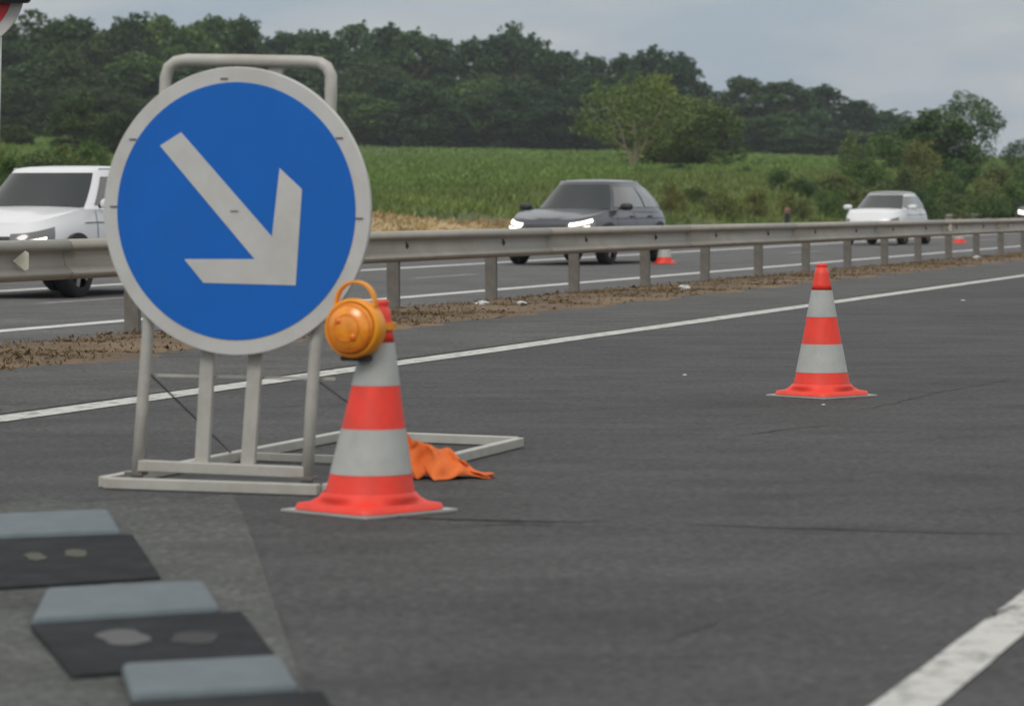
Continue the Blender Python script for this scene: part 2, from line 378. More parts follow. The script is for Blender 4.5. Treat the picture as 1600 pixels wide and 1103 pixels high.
# ------------------------------------------------------------------ leaf work
def quads_mesh(name, C, A, B, m, bend=False):
    n = len(C)
    V = np.empty((n, 4, 3)); V[:, 0] = C - A * 0.5; V[:, 1] = C + B * 0.5 - A * 0.1; V[:, 2] = C + A * 0.5; V[:, 3] = C - B * 0.5 - A * 0.1
    me = bpy.data.meshes.new(name); me.vertices.add(4 * n); me.vertices.foreach_set('co', V.reshape(-1).astype(np.float32))
    me.loops.add(4 * n); me.loops.foreach_set('vertex_index', np.arange(4 * n, dtype=np.int32))
    me.polygons.add(n); me.polygons.foreach_set('loop_start', np.arange(0, 4 * n, 4, dtype=np.int32)); me.polygons.foreach_set('loop_total', np.full(n, 4, dtype=np.int32))
    me.update(calc_edges=True); me.validate(); me.materials.append(m); return me
def unit(n, rng):
    v = rng.normal(size=(n, 3)); return v / np.linalg.norm(v, axis=1)[:, None]
def leaves(centres, radii, per, size, rng, droop=0.2):
    Cs = []; 
    for c, r in zip(centres, radii):
        k = max(6, int(per * (r ** 2)))
        d = unit(k, rng); rr = r * (0.55 + 0.55 * rng.random(k) ** 0.6)
        d2 = d * rr[:, None]; d2[:, 2] *= 0.75
        Cs.append(np.array(c) + d2)
    C = np.concatenate(Cs); n = len(C)
    A = unit(n, rng); A[:, 2] = A[:, 2] * 0.6 - droop; R = unit(n, rng); B = np.cross(A, R); B /= np.linalg.norm(B, axis=1)[:, None] + 1e-6
    s = size * (0.6 + 0.8 * rng.random(n))
    return C, A * s[:, None], B * (s * 0.75)[:, None]

def tree_variant(seed, H=12.0, W=8.0, base=0.12, lf='leaf_dark', bk='bark', leaf=0.42, nclump=70, per=34, open_=0.0, limb_n=8, shape=1.0):
    """crown and trunk meshes; height H, width W"""
    rng = np.random.default_rng(seed); rnd = random.Random(seed)
    z0 = H * base
    cs, rs = [], []
    lobes = [(rng.normal() * 0.18, rng.normal() * 0.18, 0.35 + 0.6 * rng.random(), 0.30 + 0.22 * rng.random()) for _ in range(9)]
    while len(cs) < nclump:
        u = rng.random(); a = rng.random() * 2 * PI
        prof = (math.sin(PI * min(1, (u * 0.86 + 0.12))) ** (0.55 * shape))      # width along the height
        q = math.sqrt(rng.random()) if rng.random() > 0.35 else 0.85 + 0.15 * rng.random()
        rr = W / 2 * prof * q * (0.80 + 0.28 * math.sin(3 * a + seed) * rng.random())
        r = W * (0.085 + 0.085 * rng.random())
        z = z0 + u * (H - z0 - r * 0.8)
        if open_ and rng.random() < open_ and u < 0.75 and q < 0.5: continue
        cs.append((rr * math.cos(a), rr * math.sin(a), z)); rs.append(r)
    for k in range(7):     # ragged sprigs reaching out at the top
        a = rng.random() * 2 * PI; q = W * 0.25 * rng.random()
        cs.append((q * math.cos(a), q * math.sin(a), H * (0.93 + 0.08 * rng.random()))); rs.append(W * 0.05)
    C, A, B = leaves(cs, rs, per, leaf, rng)
    crown = quads_mesh('crown', C, A, B, M[lf])
    t = MB(); r0 = 0.022 * H
    lean = (rnd.uniform(-.03, .03) * H, rnd.uniform(-.03, .03) * H)
    top = H * 0.72
    tp = [(lean[0] * (k / 6) ** 1.5, lean[1] * (k / 6) ** 1.5, top * k / 6 - 0.3 * (k == 0)) for k in range(7)]
    t.tube(tp, [r0 * (1.25 if k == 0 else 1 - 0.13 * k) for k in range(7)], 7)
    limbs = []
    order = sorted(range(nclump), key=lambda i: -(cs[i][0] ** 2 + cs[i][1] ** 2))[:limb_n * 3:3]
    for i in order:
        c = cs[i]; zz = max(H * 0.10, c[2] - math.hypot(c[0], c[1]) * rnd.uniform(.8, 1.2)); zz = min(zz, top * 0.95); f = zz / top
        s = Vector((lean[0] * f ** 1.5, lean[1] * f ** 1.5, zz)); e = Vector(c)
        mid = s.lerp(e, 0.5) + Vector((rnd.uniform(-.3, .3), rnd.uniform(-.3, .3), 0.04 * H * rnd.uniform(0, 1)))
        t.tube([s, s.lerp(mid, .5), mid, mid.lerp(e, .5), e], [r0 * .5, r0 * .42, r0 * .32, r0 * .22, r0 * .1], 5)
    tm = t.mesh('trunk'); tm.shade_smooth(); tm.materials.append(M[bk])
    return crown, tm, H
def place(var, name, x, y_top, Z, label, cat, group, wscale=1.0, base_z=None, rot=None, zoff=0.0, wpx=None):
    crown, tm, H = var
    X = (x - 800) * Z / F
    g = terrain(X, Z) if base_z is None else base_z
    top = CAMH + (HOR - y_top) * Z / F
    k = (top - g) / H
    if wpx: wscale = wpx * Z / F / (8.0 * k)
    o = empty(name, (X, Z, g + zoff), random.uniform(0, 6.28) if rot is None else rot); o.scale = (k * wscale, k * wscale, k)
    link('crown', crown, None, o)
    if tm: link('trunk', tm, None, o)
    return tag(o, label, cat, group)
ORD = ['first', 'second', 'third', 'fourth', 'fifth', 'sixth', 'seventh', 'eighth', 'ninth', 'tenth', 'eleventh', 'twelfth', 'thirteenth', 'fourteenth', 'fifteenth', 'sixteenth', 'seventeenth', 'eighteenth', 'nineteenth', 'twentieth'] + ['twenty-' + w for w in ('first', 'second', 'third', 'fourth', 'fifth', 'sixth', 'seventh', 'eighth', 'ninth')] + ['thirtieth']

VD = [tree_variant(10 + i, 12, 7.6 + 0.5 * (i % 3), 0.05, 'leaf_dark', leaf=0.46, nclump=95, per=80) for i in range(5)]
VM = [tree_variant(30 + i, 12, 8.2 + 0.5 * (i % 3), 0.03, 'leaf_mid', leaf=0.46, nclump=95, per=80) for i in range(4)]
VL = [tree_variant(60 + i, 12, 8.2 + 0.5 * (i % 3), 0.03, 'leaf_left', leaf=0.44, nclump=85, per=72) for i in range(4)]
VP = [tree_variant(50, 12, 10, 0.08, 'leaf_pale', leaf=0.42, nclump=70, per=50)]

def interp(tab, x):
    for (a, b), (c, d) in zip(tab, tab[1:]):
        if a <= x <= c: return b + (d - b) * (x - a) / (c - a)
    return tab[0][1] if x < tab[0][0] else tab[-1][1]
SKY = [(-200, 20), (0, 30), (60, 14), (110, 28), (165, 46), (200, 24), (250, 24), (290, 42), (330, 28), (380, 28), (410, 58), (450, 50), (480, 62), (560, 36), (600, 40), (640, 52), (690, 62), (730, 60), (790, 50), (830, 60), (870, 84), (930, 86), (985, 84), (1020, 74), (1060, 84), (1085, 118), (1105, 146), (1130, 144), (1165, 120), (1225, 126), (1290, 140), (1340, 156), (1390, 174), (1420, 194), (1700, 210)]
sky_x = [-60, -5, 58, 112, 165, 205, 250, 292, 335, 378, 425, 458, 505, 555, 600, 642, 690, 735, 782, 832, 872, 925, 975, 1022, 1062, 1090, 1165, 1222, 1282, 1336, 1388, 1425]
for i, x in enumerate(sky_x):
    dark = x > 400
    v = random.choice(VD if dark else (VL + VM[:2] if x < 330 else VM))
    ws = 0.78 if 1050 < x < 1100 else random.uniform(.9, 1.15)
    place(v, 'broadleaf_tree', x, interp(SKY, x) - random.uniform(-4, 5), (318 if x < 400 else 375) + random.uniform(-8, 8),
          f'broadleaf tree forming the skyline of the far wood, {ORD[i] if i < 30 else ("thirty-" + ORD[i - 30])} from the left', 'tree', 'skyline trees of the far wood', wpx=(95 if 1050 < x < 1100 else random.uniform(110, 150)))
place(VM[1], 'broadleaf_tree', 800, 38, 382, 'paler green tree rising above the dark skyline in the middle of the wood', 'tree', 'skyline trees of the far wood', 0.62)
mid_x = [-20, 45, 100, 160, 215, 270, 330, 390, 450, 520, 585, 640, 700, 755, 815, 870, 925, 1120, 1170, 1225, 1290, 1345, 1395]
for i, x in enumerate(mid_x):
    v = random.choice(VL + VM[:2] if x < 400 else (VM + VL[:2] + VD[:1]) if x < 900 else VD + VM)
    place(v, 'broadleaf_tree', x, interp(SKY, x) + random.uniform(48, 85), (300 if x < 400 else 357) + random.uniform(-5, 5),
          f'mid-height broadleaf tree in the middle row of the far wood, {ORD[i]} from the left', 'tree', 'middle row of the far wood', wpx=random.uniform(115, 155))
low_x = [-30, 30, 85, 140, 190, 240, 300, 560, 610, 660, 705, 750, 800, 850, 900, 945, 990, 1040, 1110, 1150, 1200, 1245, 1290, 1335]
for i, x in enumerate(low_x):
    v = random.choice(VL + VM[:1] if x < 400 else VD + VM)
    yt = random.uniform(118, 160) if x < 1000 else random.uniform(180, 205)
    place(v, 'broadleaf_tree', x, yt + (0 if x > 400 else 10), (285 if x < 400 else 343) + random.uniform(-4, 4),
          f'low bushy tree at the foot of the far wood, {ORD[i]} from the left', 'tree', 'low trees at the edge of the far wood', wpx=random.uniform(110, 140))
# nearer trees on the left
for x, yt, Z, lab in ((120, 150, 200, 'olive green bushy tree left of the blue sign, above the white car'), (178, 175, 190, 'small olive bush tree touching the left rim of the blue sign'), (20, 195, 205, 'dark low bush tree at the left edge above the white car')):
    place(VL[2] if x != 178 else VL[0], 'bushy_tree', x, yt, Z, lab, 'tree', None, wpx={120: 95, 178: 80, 20: 75}[x])
# the pale tree with bare branching stems in front of the field
def open_tree():
    rng = np.random.default_rng(91); rnd = random.Random(5)
    cs, rs = [], []
    H = 6.6
    for k in range(120):
        a = rng.random() * 2 * PI; u = rng.random()
        w = 4.3 * math.sin(PI * (0.16 + 0.74 * u)) ** 0.7
        q = math.sqrt(rng.random()); zz = 2.1 + (H - 2.4) * u * (1 - 0.12 * q)
        if q < 0.5 and u < 0.4: continue
        cs.append((w * q * math.cos(a), w * q * math.sin(a) * 0.8, zz + 0.3 * rng.normal())); rs.append(0.38 + 0.38 * rng.random())
    C, A, B = leaves(cs, rs, 105, 0.24, rng)
    crown = quads_mesh('crown', C, A, B, M['leaf_pale'])
    t = MB()
    for (dx, dz, k) in ((-1.3, 4.4, .8), (0.05, 5.4, 1), (1.9, 4.3, .8), (-2.6, 3.4, .5), (0.9, 4.6, .6), (2.9, 3.3, .45)):
        b0 = Vector((0.15 if dx > 0 else -.05, 0, 0.2 if k > .55 else 1.1)); 
        pts = [Vector((0, 0, -0.3)), b0]
        for i in range(1, 6):
            f = i / 5; pts.append(b0 + Vector((dx * f ** 0.9 + rnd.uniform(-.07, .07), rnd.uniform(-.3, .3) * f, (dz - b0.z) * f)))
        t.tube(pts, [0.10 * k, 0.10 * k] + [0.095 * k * (1 - 0.15 * i) for i in range(1, 6)], 6)
        for i in (3, 4, 5, 6):
            e = pts[i] + Vector((rnd.uniform(-1, 1), rnd.uniform(-.8, .8), rnd.uniform(.5, 1.1)))
            t.tube([pts[i], pts[i].lerp(e, .5) + Vector((0, 0, .08)), e], [0.04, 0.028, 0.012], 5)
    tm = t.mesh('trunk'); tm.shade_smooth(); tm.materials.append(M['bark_pale'])
    return crown, tm, H
OT = open_tree()
place(OT, 'spreading_tree', 988, 112, 186, 'pale yellow-green spreading tree with bare forking stems beyond the dark car', 'tree', None, 1.0, rot=0.0)
place(VP[0], 'bushy_tree', 1095, 158, 192, 'light green rounded tree just right of the forking pale tree', 'tree', None, wpx=130)
place(VP[0], 'bushy_tree', 1035, 118, 196, 'light green tree crown filling in behind the forking pale tree', 'tree', None, wpx=150)
# right hand tree with sky gaps
TR = tree_variant(72, 12, 11, 0.10, 'leaf_mid', leaf=0.34, nclump=58, per=58, open_=0.8, limb_n=14)
place(TR, 'broadleaf_tree', 1515, 145, 175, 'tall open-crowned tree at the right with sky showing through its branches', 'tree', None, 1.05)
place(TR, 'broadleaf_tree', 1592, 218, 182, 'loose-crowned tree at the right edge behind the tall open-crowned tree', 'tree', None, 1.0)
place(VM[3], 'broadleaf_tree', 1462, 172, 172, 'dense green tree directly left of the tall open-crowned tree', 'tree', None, wpx=125)

# shrubs along the far verge
SH = [tree_variant(100 + i, 4, 4.2 + .4 * i, 0.0, 'leaf_shrub' if i % 2 else 'leaf_mid', leaf=0.22, nclump=50, per=190, limb_n=5, shape=.6) for i in range(4)]
shr = [(1390, 205, 165, 1.3), (1335, 212, 163, 1.0), (1440, 220, 150, 1.1), (1500, 250, 155, 1.3), (1560, 262, 150, 1.2), (1610, 255, 158, 1.2), (1350, 250, 140, 1.0), (1405, 262, 135, .9), (1475, 272, 130, 1.1), (1535, 280, 138, 1.0), (1590, 285, 140, 1.1), (1300, 272, 135, .8),
       (1010, 262, 135, .8), (1060, 255, 140, .9), (1120, 268, 132, .8), (1165, 262, 138, .75), (1215, 262, 128, .8), (1255, 280, 128, .8), (1300, 292, 120, .9), (1180, 295, 112, .9), (1090, 292, 110, .9), (1130, 298, 108, 1.0), (1350, 292, 128, 1.0), (1480, 300, 128, 1.2), (1540, 305, 134, 1.2), (1600, 308, 146, 1.2), (1435, 296, 124, .9), (1240, 302, 116, 1.0), (1050, 290, 104, .9)]
shr.sort()
for i, (x, yt, Z, ws) in enumerate(shr):
    place(SH[i % 4], 'shrub', x, yt, Z, f'green-brown shrub on the far verge right of the dark car, {ORD[i]} from the left', 'shrub', 'shrubs along the far verge', wpx=ws * random.uniform(85, 120) * (1.25 if x > 1290 else 1))
lsh = [(-5, 226, 96, 1.3), (48, 240, 92, 1.3), (78, 234, 98, 1.2), (130, 222, 112, 1.2), (10, 245, 75, 1.0), (105, 228, 110, 1.2), (150, 232, 120, 1.0), (620, 306, 92, 1.6), (690, 309, 96, 1.7), (750, 312, 100, 1.5), (580, 305, 90, 1.5), (800, 308, 98, 1.3)]
for i, (x, yt, Z, ws) in enumerate(sorted(lsh)):
    side = 'above the white car' if x < 200 else 'between the straw-coloured strip and the green field'
    j = i if x < 200 else i - 7
    place(SH[(i + 1) % 4], 'shrub', x, yt, Z, f'low shrub {side}, {ORD[j]} from the left', 'shrub', 'low shrubs ' + side, ws)

# crops, tall verge grass, dry grass: nobody could count them
def stuff_leaves(name, pts, h, w, m, rng, spread=0.5):
    P = np.array(pts); n = len(P)
    A = np.stack([rng.normal(size=n) * spread, rng.normal(size=n) * spread, np.ones(n)], 1); A /= np.linalg.norm(A, axis=1)[:, None]
    hh = h * (0.5 + rng.random(n)); az = rng.random(n) * 2 * PI
    B = np.stack([np.cos(az), np.sin(az), np.zeros(n)], 1) * (w * (0.6 + 0.8 * rng.random(n)))[:, None]
    C = P + A * (hh * 0.45)[:, None]
    return tag(link(name, quads_mesh(name, C, A * hh[:, None], B, m)), kind='stuff')
rng = np.random.default_rng(3); pts = []
while len(pts) < 110000:
    x = rng.uniform(-150, 1750); Z = 1 / rng.uniform(1 / 355, 1 / 88); X = (x - 800) * Z / F; D = Z * SP - X * CP
    if D < 33.8 or D > 215: continue
    if abs((D * 1.35) % 1 - 0.5) > 0.44: continue
    pts.append((X, Z, terrain(X, Z) + 0.03))
o = stuff_leaves('crop_leaves', pts, 0.30, 0.24, M['crop'], rng, 0.9); tag(o, 'leafy green crop covering the field below the wood', 'crop')
pts = []
while len(pts) < 90000:
    s = rng.uniform(15, 215); D = rng.uniform(23.0, 36.0)
    if s < 100 and (D < 25.5 + 5.9 * (1 - .9 * sm(66, 94, s)) or D > 35.2): continue
    if rng.random() > 0.55 + 0.45 * math.sin(s * 0.8 + D * 0.9): continue
    p = tpt(s, D); pts.append((p.x, p.y, p.z))
o = stuff_leaves('tall_grass', pts, 0.30, 0.07, M['weed'], rng, 0.6); tag(o, 'tall rough grass and weeds on the far verge', 'grass')
pts = []
while len(pts) < 16000:
    s = rng.uniform(12, 94); q = rng.random()
    p = stub(s, q)
    if rng.random() > 0.55 + 0.45 * math.sin(s * .5) * math.sin(p.x * 1.1): continue
    pts.append((p.x, p.y, terrain(p.x, p.y) + 0.02))
o = stuff_leaves('straw_tufts', pts, 0.16, 0.07, leafmat('straw', (0.28, 0.21, 0.10), (0.56, 0.41, 0.23)), rng, 0.9); tag(o, 'cut straw standing on the pale field strip', 'straw')
pts = []
while len(pts) < 60000:
    s = 10 + 150 * rng.random() ** 1.5; q = min(1, max(0, rng.beta(1.6, 2.2)))
    if rng.random() > 0.42 + 0.5 * math.sin(s * 1.1) * math.sin(s * 0.37 + 1) : continue
    p = soil(s, 0.03 + 0.93 * q); pts.append(tuple(p))
o = stuff_leaves('dry_grass', pts, 0.038, 0.016, M['dry_grass'], rng, 1.6); tag(o, 'short dry brown grass growing along the soil under the guard rail', 'grass')
pts = []
for _ in range(3500):
    s = 10 + 130 * rng.random() ** 1.5; q = rng.random(); p = soil(s, 0.02 + 0.95 * q); pts.append(tuple(p))
o = stuff_leaves('dead_leaves', pts, 0.05, 0.05, simple('dead_leaf', (0.13, 0.088, 0.052), 0.9, var=0.4), rng, 2.5); tag(o, 'small dead leaves and crumbs on the soil strip', 'leaves')

# ------------------------------------------------------------------ guard rail in the median
DR = 10.9
ZSTEP = F * DR / CP * 0.0000518; Z0R = DZ(635, DR)
SSTEP = ZSTEP / CP; S0R = (Z0R - DR * SP) / CP
TOPZ = 0.765 + 0.0
def rail_profile():
    # (offset towards our carriageway, height) down the face of the beam
    return [(0.000, 0.0), (0.040, -0.003), (0.066, -0.016), (0.080, -0.040), (0.082, -0.062), (0.070, -0.078), (0.020, -0.094), (0.006, -0.112), (0.010, -0.160), (0.022, -0.205), (0.058, -0.232), (0.080, -0.252), (0.082, -0.268), (0.068, -0.286), (0.030, -0.304), (0.0, -0.312)]
def dipz(s): return 0.0016 * min(60, max(0, s - 30))
def make_rail(name, D, s0, s1, n0, n1, S0, step, zt, zb, side=1, refl=()):
    g = empty(name, rd(S0, D, zb)); o0 = Vector(g.location)
    per = step * 2
    prof = rail_profile()
    # beam sections, two posts each, lapped
    me = None
    k = 0; s = S0 + n0 * step - step * 0.5
    while s < S0 + n1 * step:
        e = s + per + 0.14
        if me is None:
            mb = MB(); lap = 0
            for ds in (0, per + 0.14):
                off = 0.0015 if ds == 0 else -0.0015
                mb.v += [tuple(rd(ds, -(a + off) * side, h)) for a, h in prof]
            n = len(prof); mb.f = [(i, i + 1, i + 1 + n, i + n) for i in range(n - 1)]
            me = mb.mesh('beam'); me.shade_smooth(); me.materials.append(M['galv'])
        b = link('beam', me, None, g); b.location = rd(s, D, zt - dipz(s)) - o0
        sl = (dipz(s + per) - dipz(s)) / per; b.rotation_euler = (-sl * CP, sl * SP, 0)
        md = b.modifiers.new('solid', 'SOLIDIFY'); md.thickness = 0.002
        s += per; k += 1
    pm = None; bm_ = None; sm_ = None
    for i in range(n0, n1 + 1):
        if pm is None:
            h = zt - 0.03 - zb + 0.25
            mb = MB()   # C section post
            rot = Matrix.Rotation(-PHI, 3, 'Z')
            for cx, cy, dx, dy in ((0, 0, 0.125, 0.006), (-0.0595, 0.0275, 0.006, 0.049), (0.0595, 0.0275, 0.006, 0.049)):
                c = rot @ Vector((cx, cy, 0)); mb.box((c.x, c.y, -h / 2), (dx, dy, h), rot)
            pm = mb.mesh('post'); pm.materials.append(M['galv_post'])
            mb = MB(); mb.box((0, 0, 0), (0.05, 0.12, 0.10), rot); sm_ = mb.mesh('spacer'); sm_.materials.append(M['galv_post'])
            mb = MB(); mb.tube([(0, 0, 0), rd(0, -0.022 * side)], 0.018, 6); mb.box(rd(0, -0.004 * side), (0.05, 0.006, 0.08), Matrix.Rotation(-PHI + PI / 2, 3, 'Z')); bm_ = mb.mesh('bolt'); bm_.materials.append(M['bolt'])
        ps = S0 + i * step + random.uniform(-.03, .03)
        p = link('post', pm, None, g); p.location = rd(ps, D + 0.14 * side, zt - 0.03 - dipz(ps)) - o0; p.rotation_euler = (random.uniform(-.012, .012), random.uniform(-.012, .012), 0)
        sp = link('spacer', sm_, None, g); sp.location = rd(ps, D + 0.065 * side, zt - 0.15 - dipz(ps)) - o0
        bo = link('bolt', bm_, None, g); bo.location = rd(ps, D - 0.010 * side, zt - 0.153 - dipz(ps)) - o0
    for sr in refl:
        r_ = MB(); 
        r_.prism([(-0.07, 0), (0.03, 0.075), (0.06, 0.06), (0.06, -0.06), (0.03, -0.075)], 0, 0.012, Matrix.Identity(4)); 
        me = r_.mesh('reflector'); me.materials.append(M['reflector'])
        r = link('reflector', me, None, g); r.location = rd(sr, D - 0.055 * side, zt - 0.153 - dipz(sr)) - o0
        r.rotation_euler = (PI / 2, 0, PI / 2 - PHI - 0.0) if False else (PI / 2, 0, -PHI + 0.9)
    return g
def s_at(x, D): return (DZ(x, D) - D * SP) / CP
g = make_rail('guard_rail', DR, 0, 0, -4, 26, S0R, SSTEP, TOPZ, -0.02, 1, (s_at(22, DR), s_at(1478, DR)))
tag(g, 'long two-wave steel guard rail on posts running along the central strip', 'guard rail')
g2 = make_rail('guard_rail', 22.6, 0, 0, 0, 12, s_at(1490, 22.6), 4.0, 0.66, -0.12, 1)
tag(g2, 'distant guard rail on the far shoulder, seen only at the right edge', 'guard rail')

# ------------------------------------------------------------------ delineator posts on the far verge
for x, lab in ((1230, 'small dark marker post sticking up between the two right-hand cars'), (1508, 'small dark marker post right of the small white car')):
    Z = DZ(x, 23.3); X = (x - 800) * Z / F
    t = tag(empty('marker_post', (X, Z, -0.16), 0), lab, 'marker post', 'marker posts on the far verge')
    MB().lathe([(0.085, 0), (0.085, 0.78), (0.075, 0.86)], 8).build('post', M['black'], t)
    MB().lathe([(0.10, 0.86), (0.105, 0.98), (0.06, 1.03)], 8).build('cap', simple('reddish_cap', (0.22, 0.10, 0.07), 0.6), t)

# ------------------------------------------------------------------ cars
def car(name, label, cfg, paintm, loc, yaw, lights='strips', roofm=None):
    L, W, H = cfg['L'], cfg['W'] / 2, cfg['H']
    belt, hoodf, zb = cfg['belt'], cfg['hood'], 0.24
    cowl, head, rear, rbase = cfg['cowl'], cfg['header'], cfg['rear_header'], cfg['rear_base']
    n1 = 5.0
    t = tag(empty(name, loc, yaw), label, 'car')
    def xf(tt): return L / 2 - 0.10 * (2 * tt - 0.9) ** 2 - 0.05 * sm(.8, 1, tt)
    def xr(tt): return -L / 2 + 0.08 * (2 * tt - 0.9) ** 2
    def ws(tt): return 1 - 0.05 * (2 * tt - 1.0) ** 2 - 0.035 * sm(.75, 1, tt)
    def ztop(x):
        if x <= cowl: return belt
        f = (x - cowl) / (L / 2 - cowl); return belt + (hoodf - belt) * (0.55 * f + 0.45 * f ** 2.6)
    def Bf(q, tt, d=0.0):
        c = max(0, 1 - abs(q) ** n1) ** (1 / n1); x = c * xf(tt); y = q * W * ws(tt)
        return (x + d, y, zb + tt * (ztop(x) - zb))
    def Bs(p, tt, sgn, d=0.0):
        s = max(0, 1 - abs(p) ** n1) ** (1 / n1); x = p * (xf(tt) if p > 0 else -xr(tt)); y = sgn * (s * W * ws(tt) + d)
        return (x, y, zb + tt * (ztop(x) - zb))
    def Bang(a, tt):
        c, s = math.cos(a), math.sin(a); e = 2 / n1
        cx = math.copysign(abs(c) ** e, c); sy = math.copysign(abs(s) ** e, s)
        x = cx * (xf(tt) if cx > 0 else -xr(tt)); return (x, sy * W * ws(tt), zb + tt * (ztop(x) - zb))
    mb = MB(); N = 64; ts = [0, .06, .15, .3, .45, .6, .72, .82, .9, .96, 1.0]
    mb.grid(lambda a, tt: Bang(a, tt), [2 * PI * k / N for k in range(N + 1)], ts)
    ps = [math.cos(PI * k / 40) for k in range(41)]; qs = [-1, -.97, -.88, -.7, -.4, 0, .4, .7, .88, .97, 1]
    def lid(p, q):
        x = p * (xf(1) if p > 0 else -xr(1)); w = W * ws(1) * max(0, 1 - abs(p) ** n1) ** (1 / n1)
        return (x, q * w, ztop(x) + 0.045 * (1 - q * q) ** 0.7 * min(1, w / W) - (0.018 if abs(abs(q) - .7) < .01 and x > cowl else 0))
    mb.grid(lid, ps, qs)
    mb.grid(lambda p, q: (p * L * .47, q * W * .9, zb), [-1, 1], [-1, 1])
    mb.build('body', paintm, t, smooth=True)
    # cabin
    ng = cfg.get('ng', 4.0); zg = belt - 0.03
    def xg(v): return (cowl - (cowl - head) * v ** 0.92, rbase + (rear - rbase) * v ** cfg.get('rexp', 1.9))
    def wg(v): return W * (0.94 - cfg.get('tumble', 0.20) * v ** 1.25)
    def zc(v): return zg + (H - 0.075 - zg) * v
    def Gf(q, v, d=0):
        a, b = xg(v); c = (a + b) / 2; h = (a - b) / 2
        return (c + h * max(0, 1 - abs(q) ** ng) ** (1 / ng) + d, q * wg(v), zc(v) + d * .5)
    def Gs(p, v, sgn, d=0):
        a, b = xg(v); c = (a + b) / 2; h = (a - b) / 2
        return (c + h * p, sgn * (wg(v) * max(0, 1 - abs(p) ** ng) ** (1 / ng) + d), zc(v) + d * .3)
    def Gang(a, v):
        cc, s = math.cos(a), math.sin(a); e = 2 / ng
        x1, x0 = xg(min(v, 1)); c = (x0 + x1) / 2; h = (x1 - x0) / 2; w = wg(min(v, 1)); z = zc(min(v, 1)); k = 1
        if v > 1: k, dz = ((0.985, .018), (0.94, .038), (0.80, .060), (0.5, .076), (0.001, .082))[int(round((v - 1) * 10)) - 1]; z += dz
        return (c + h * k * math.copysign(abs(cc) ** e, cc), w * k * math.copysign(abs(s) ** e, s), z)
    mb = MB(); mb.grid(Gang, [2 * PI * k / 64 for k in range(65)], [0, .2, .4, .6, .8, .92, 1])
    mb.build('cabin', paintm, t, smooth=True)
    mb = MB(); mb.grid(Gang, [2 * PI * k / 64 for k in range(65)], [1, 1.1, 1.2, 1.3, 1.4, 1.5])
    mb.build('roof', roofm or paintm, t, smooth=True)
    def lin(a, b, k): return [a + (b - a) * i / k for i in range(k + 1)]
    MB().grid(lambda q, v: Gf(q, v, .010), lin(-.82, .82, 16), lin(.10, .95, 6)).build('windscreen', M['glass'], t, smooth=True)
    MB().grid(lambda q, v: (Gf(q, v)[0] * 0 + sum(xg(v)) - Gf(q, v)[0] - .012, Gf(q, v)[1], Gf(q, v)[2]), lin(-.8, .8, 8), lin(.25, .9, 4)).build('rear_window', M['glass'], t, smooth=True)
    MB().grid(lambda q, v: Gf(q, v, .022), lin(-.80, .80, 8), lin(.085, .115, 1)).build('wiper', M['trim'], t)
    for sg in (-1, 1):
        for a, b in cfg['side_windows']:
            MB().grid(lambda p, v: Gs(p, v, sg, .010), lin(a, b, 8), lin(.16, .86, 5)).build('side_window', M['glass_side'], t, smooth=True)
        # crease, door seam, handle
        MB().grid(lambda p, v: Bs(p, v, sg, .008), lin(-.80, .55, 12), [.80, .815]).build('side_crease', M['trim'], t)
        for pp in cfg['doors']:
            MB().grid(lambda p, v: Bs(p, v, sg, .006), [pp, pp + .006], lin(.2, .98, 6)).build('door_seam', M['trim'], t)
            if pp != cfg['doors'][-1]:
                hx = Bs(pp + .07, .86, sg, .02)
                MB().box(hx, (.2, .03, .035)).build('door_handle', paintm, t, bevel=.01)
        if cfg.get('roof_rail'):
            MB().tube([Gs(p, 1, sg, -.02)[:2] + (zc(1) + (.0 if abs(p) > .84 else .03),) for p in lin(-.86, .80, 10)], .012, 6).build('roof_rail', M['chrome'], t, smooth=True)
        # mirror on its stalk
        mx_ = cowl - 0.42; my = sg * (wg(0) + 0.13)
        m_ = MB(); R = 10
        for i in range(R + 1):
            for j in range(12):
                a = PI * i / R - PI / 2; b = 2 * PI * j / 12
                e = lambda c: math.copysign(abs(c) ** .7, c)
                m_.v.append((mx_ + .07 * e(math.cos(a)) * e(math.cos(b)), my + .125 * e(math.sin(a)), belt + .07 + .070 * e(math.cos(a)) * e(math.sin(b))))
        for i in range(R):
            for j in range(12): m_.f.append((i * 12 + j, i * 12 + (j + 1) % 12, (i + 1) * 12 + (j + 1) % 12, (i + 1) * 12 + j))
        mo = m_.build('mirror', M['trim'] if cfg.get('dark_mirror') else paintm, t, smooth=True)
        MB().bar((mx_ - .01, sg * wg(0) * .97, belt + .03), (mx_ - .01, my - sg * .05, belt + .07), .05, .04).build('mirror_arm', M['trim'], mo)
        # headlight: smoked glass over the wing corner with two bright strips
        q0, q1 = cfg['lamp_q']; t0, t1 = cfg['lamp_t']
        hl = MB().grid(lambda q, v: Bf(sg * q, v, .010), lin(q0, q1, 8), lin(t0, t1, 4)).build('headlight', M['lamp_glass'], t, smooth=True)
        if lights == 'strips':
            MB().grid(lambda q, v: Bf(sg * q, v + .05 * (q - q0), .022), lin(q0 + .01, q1 - .02, 8), [t1 - .095, t1 - .015]).build('light_strip', M['lamp_on'], hl)
            MB().grid(lambda q, v: Bf(sg * q, v, .022), lin(q0 + .01, q1 - .06, 8), [t0 + .01, t0 + .07]).build('light_strip', M['lamp_on'], hl)
        elif lights == 'lower':
            MB().grid(lambda q, v: Bf(sg * q, v, .022), lin(q0 - .22, q1 - .05, 8), [t0 + .01, t0 + .075]).build('light_strip', M['lamp_on'], hl)
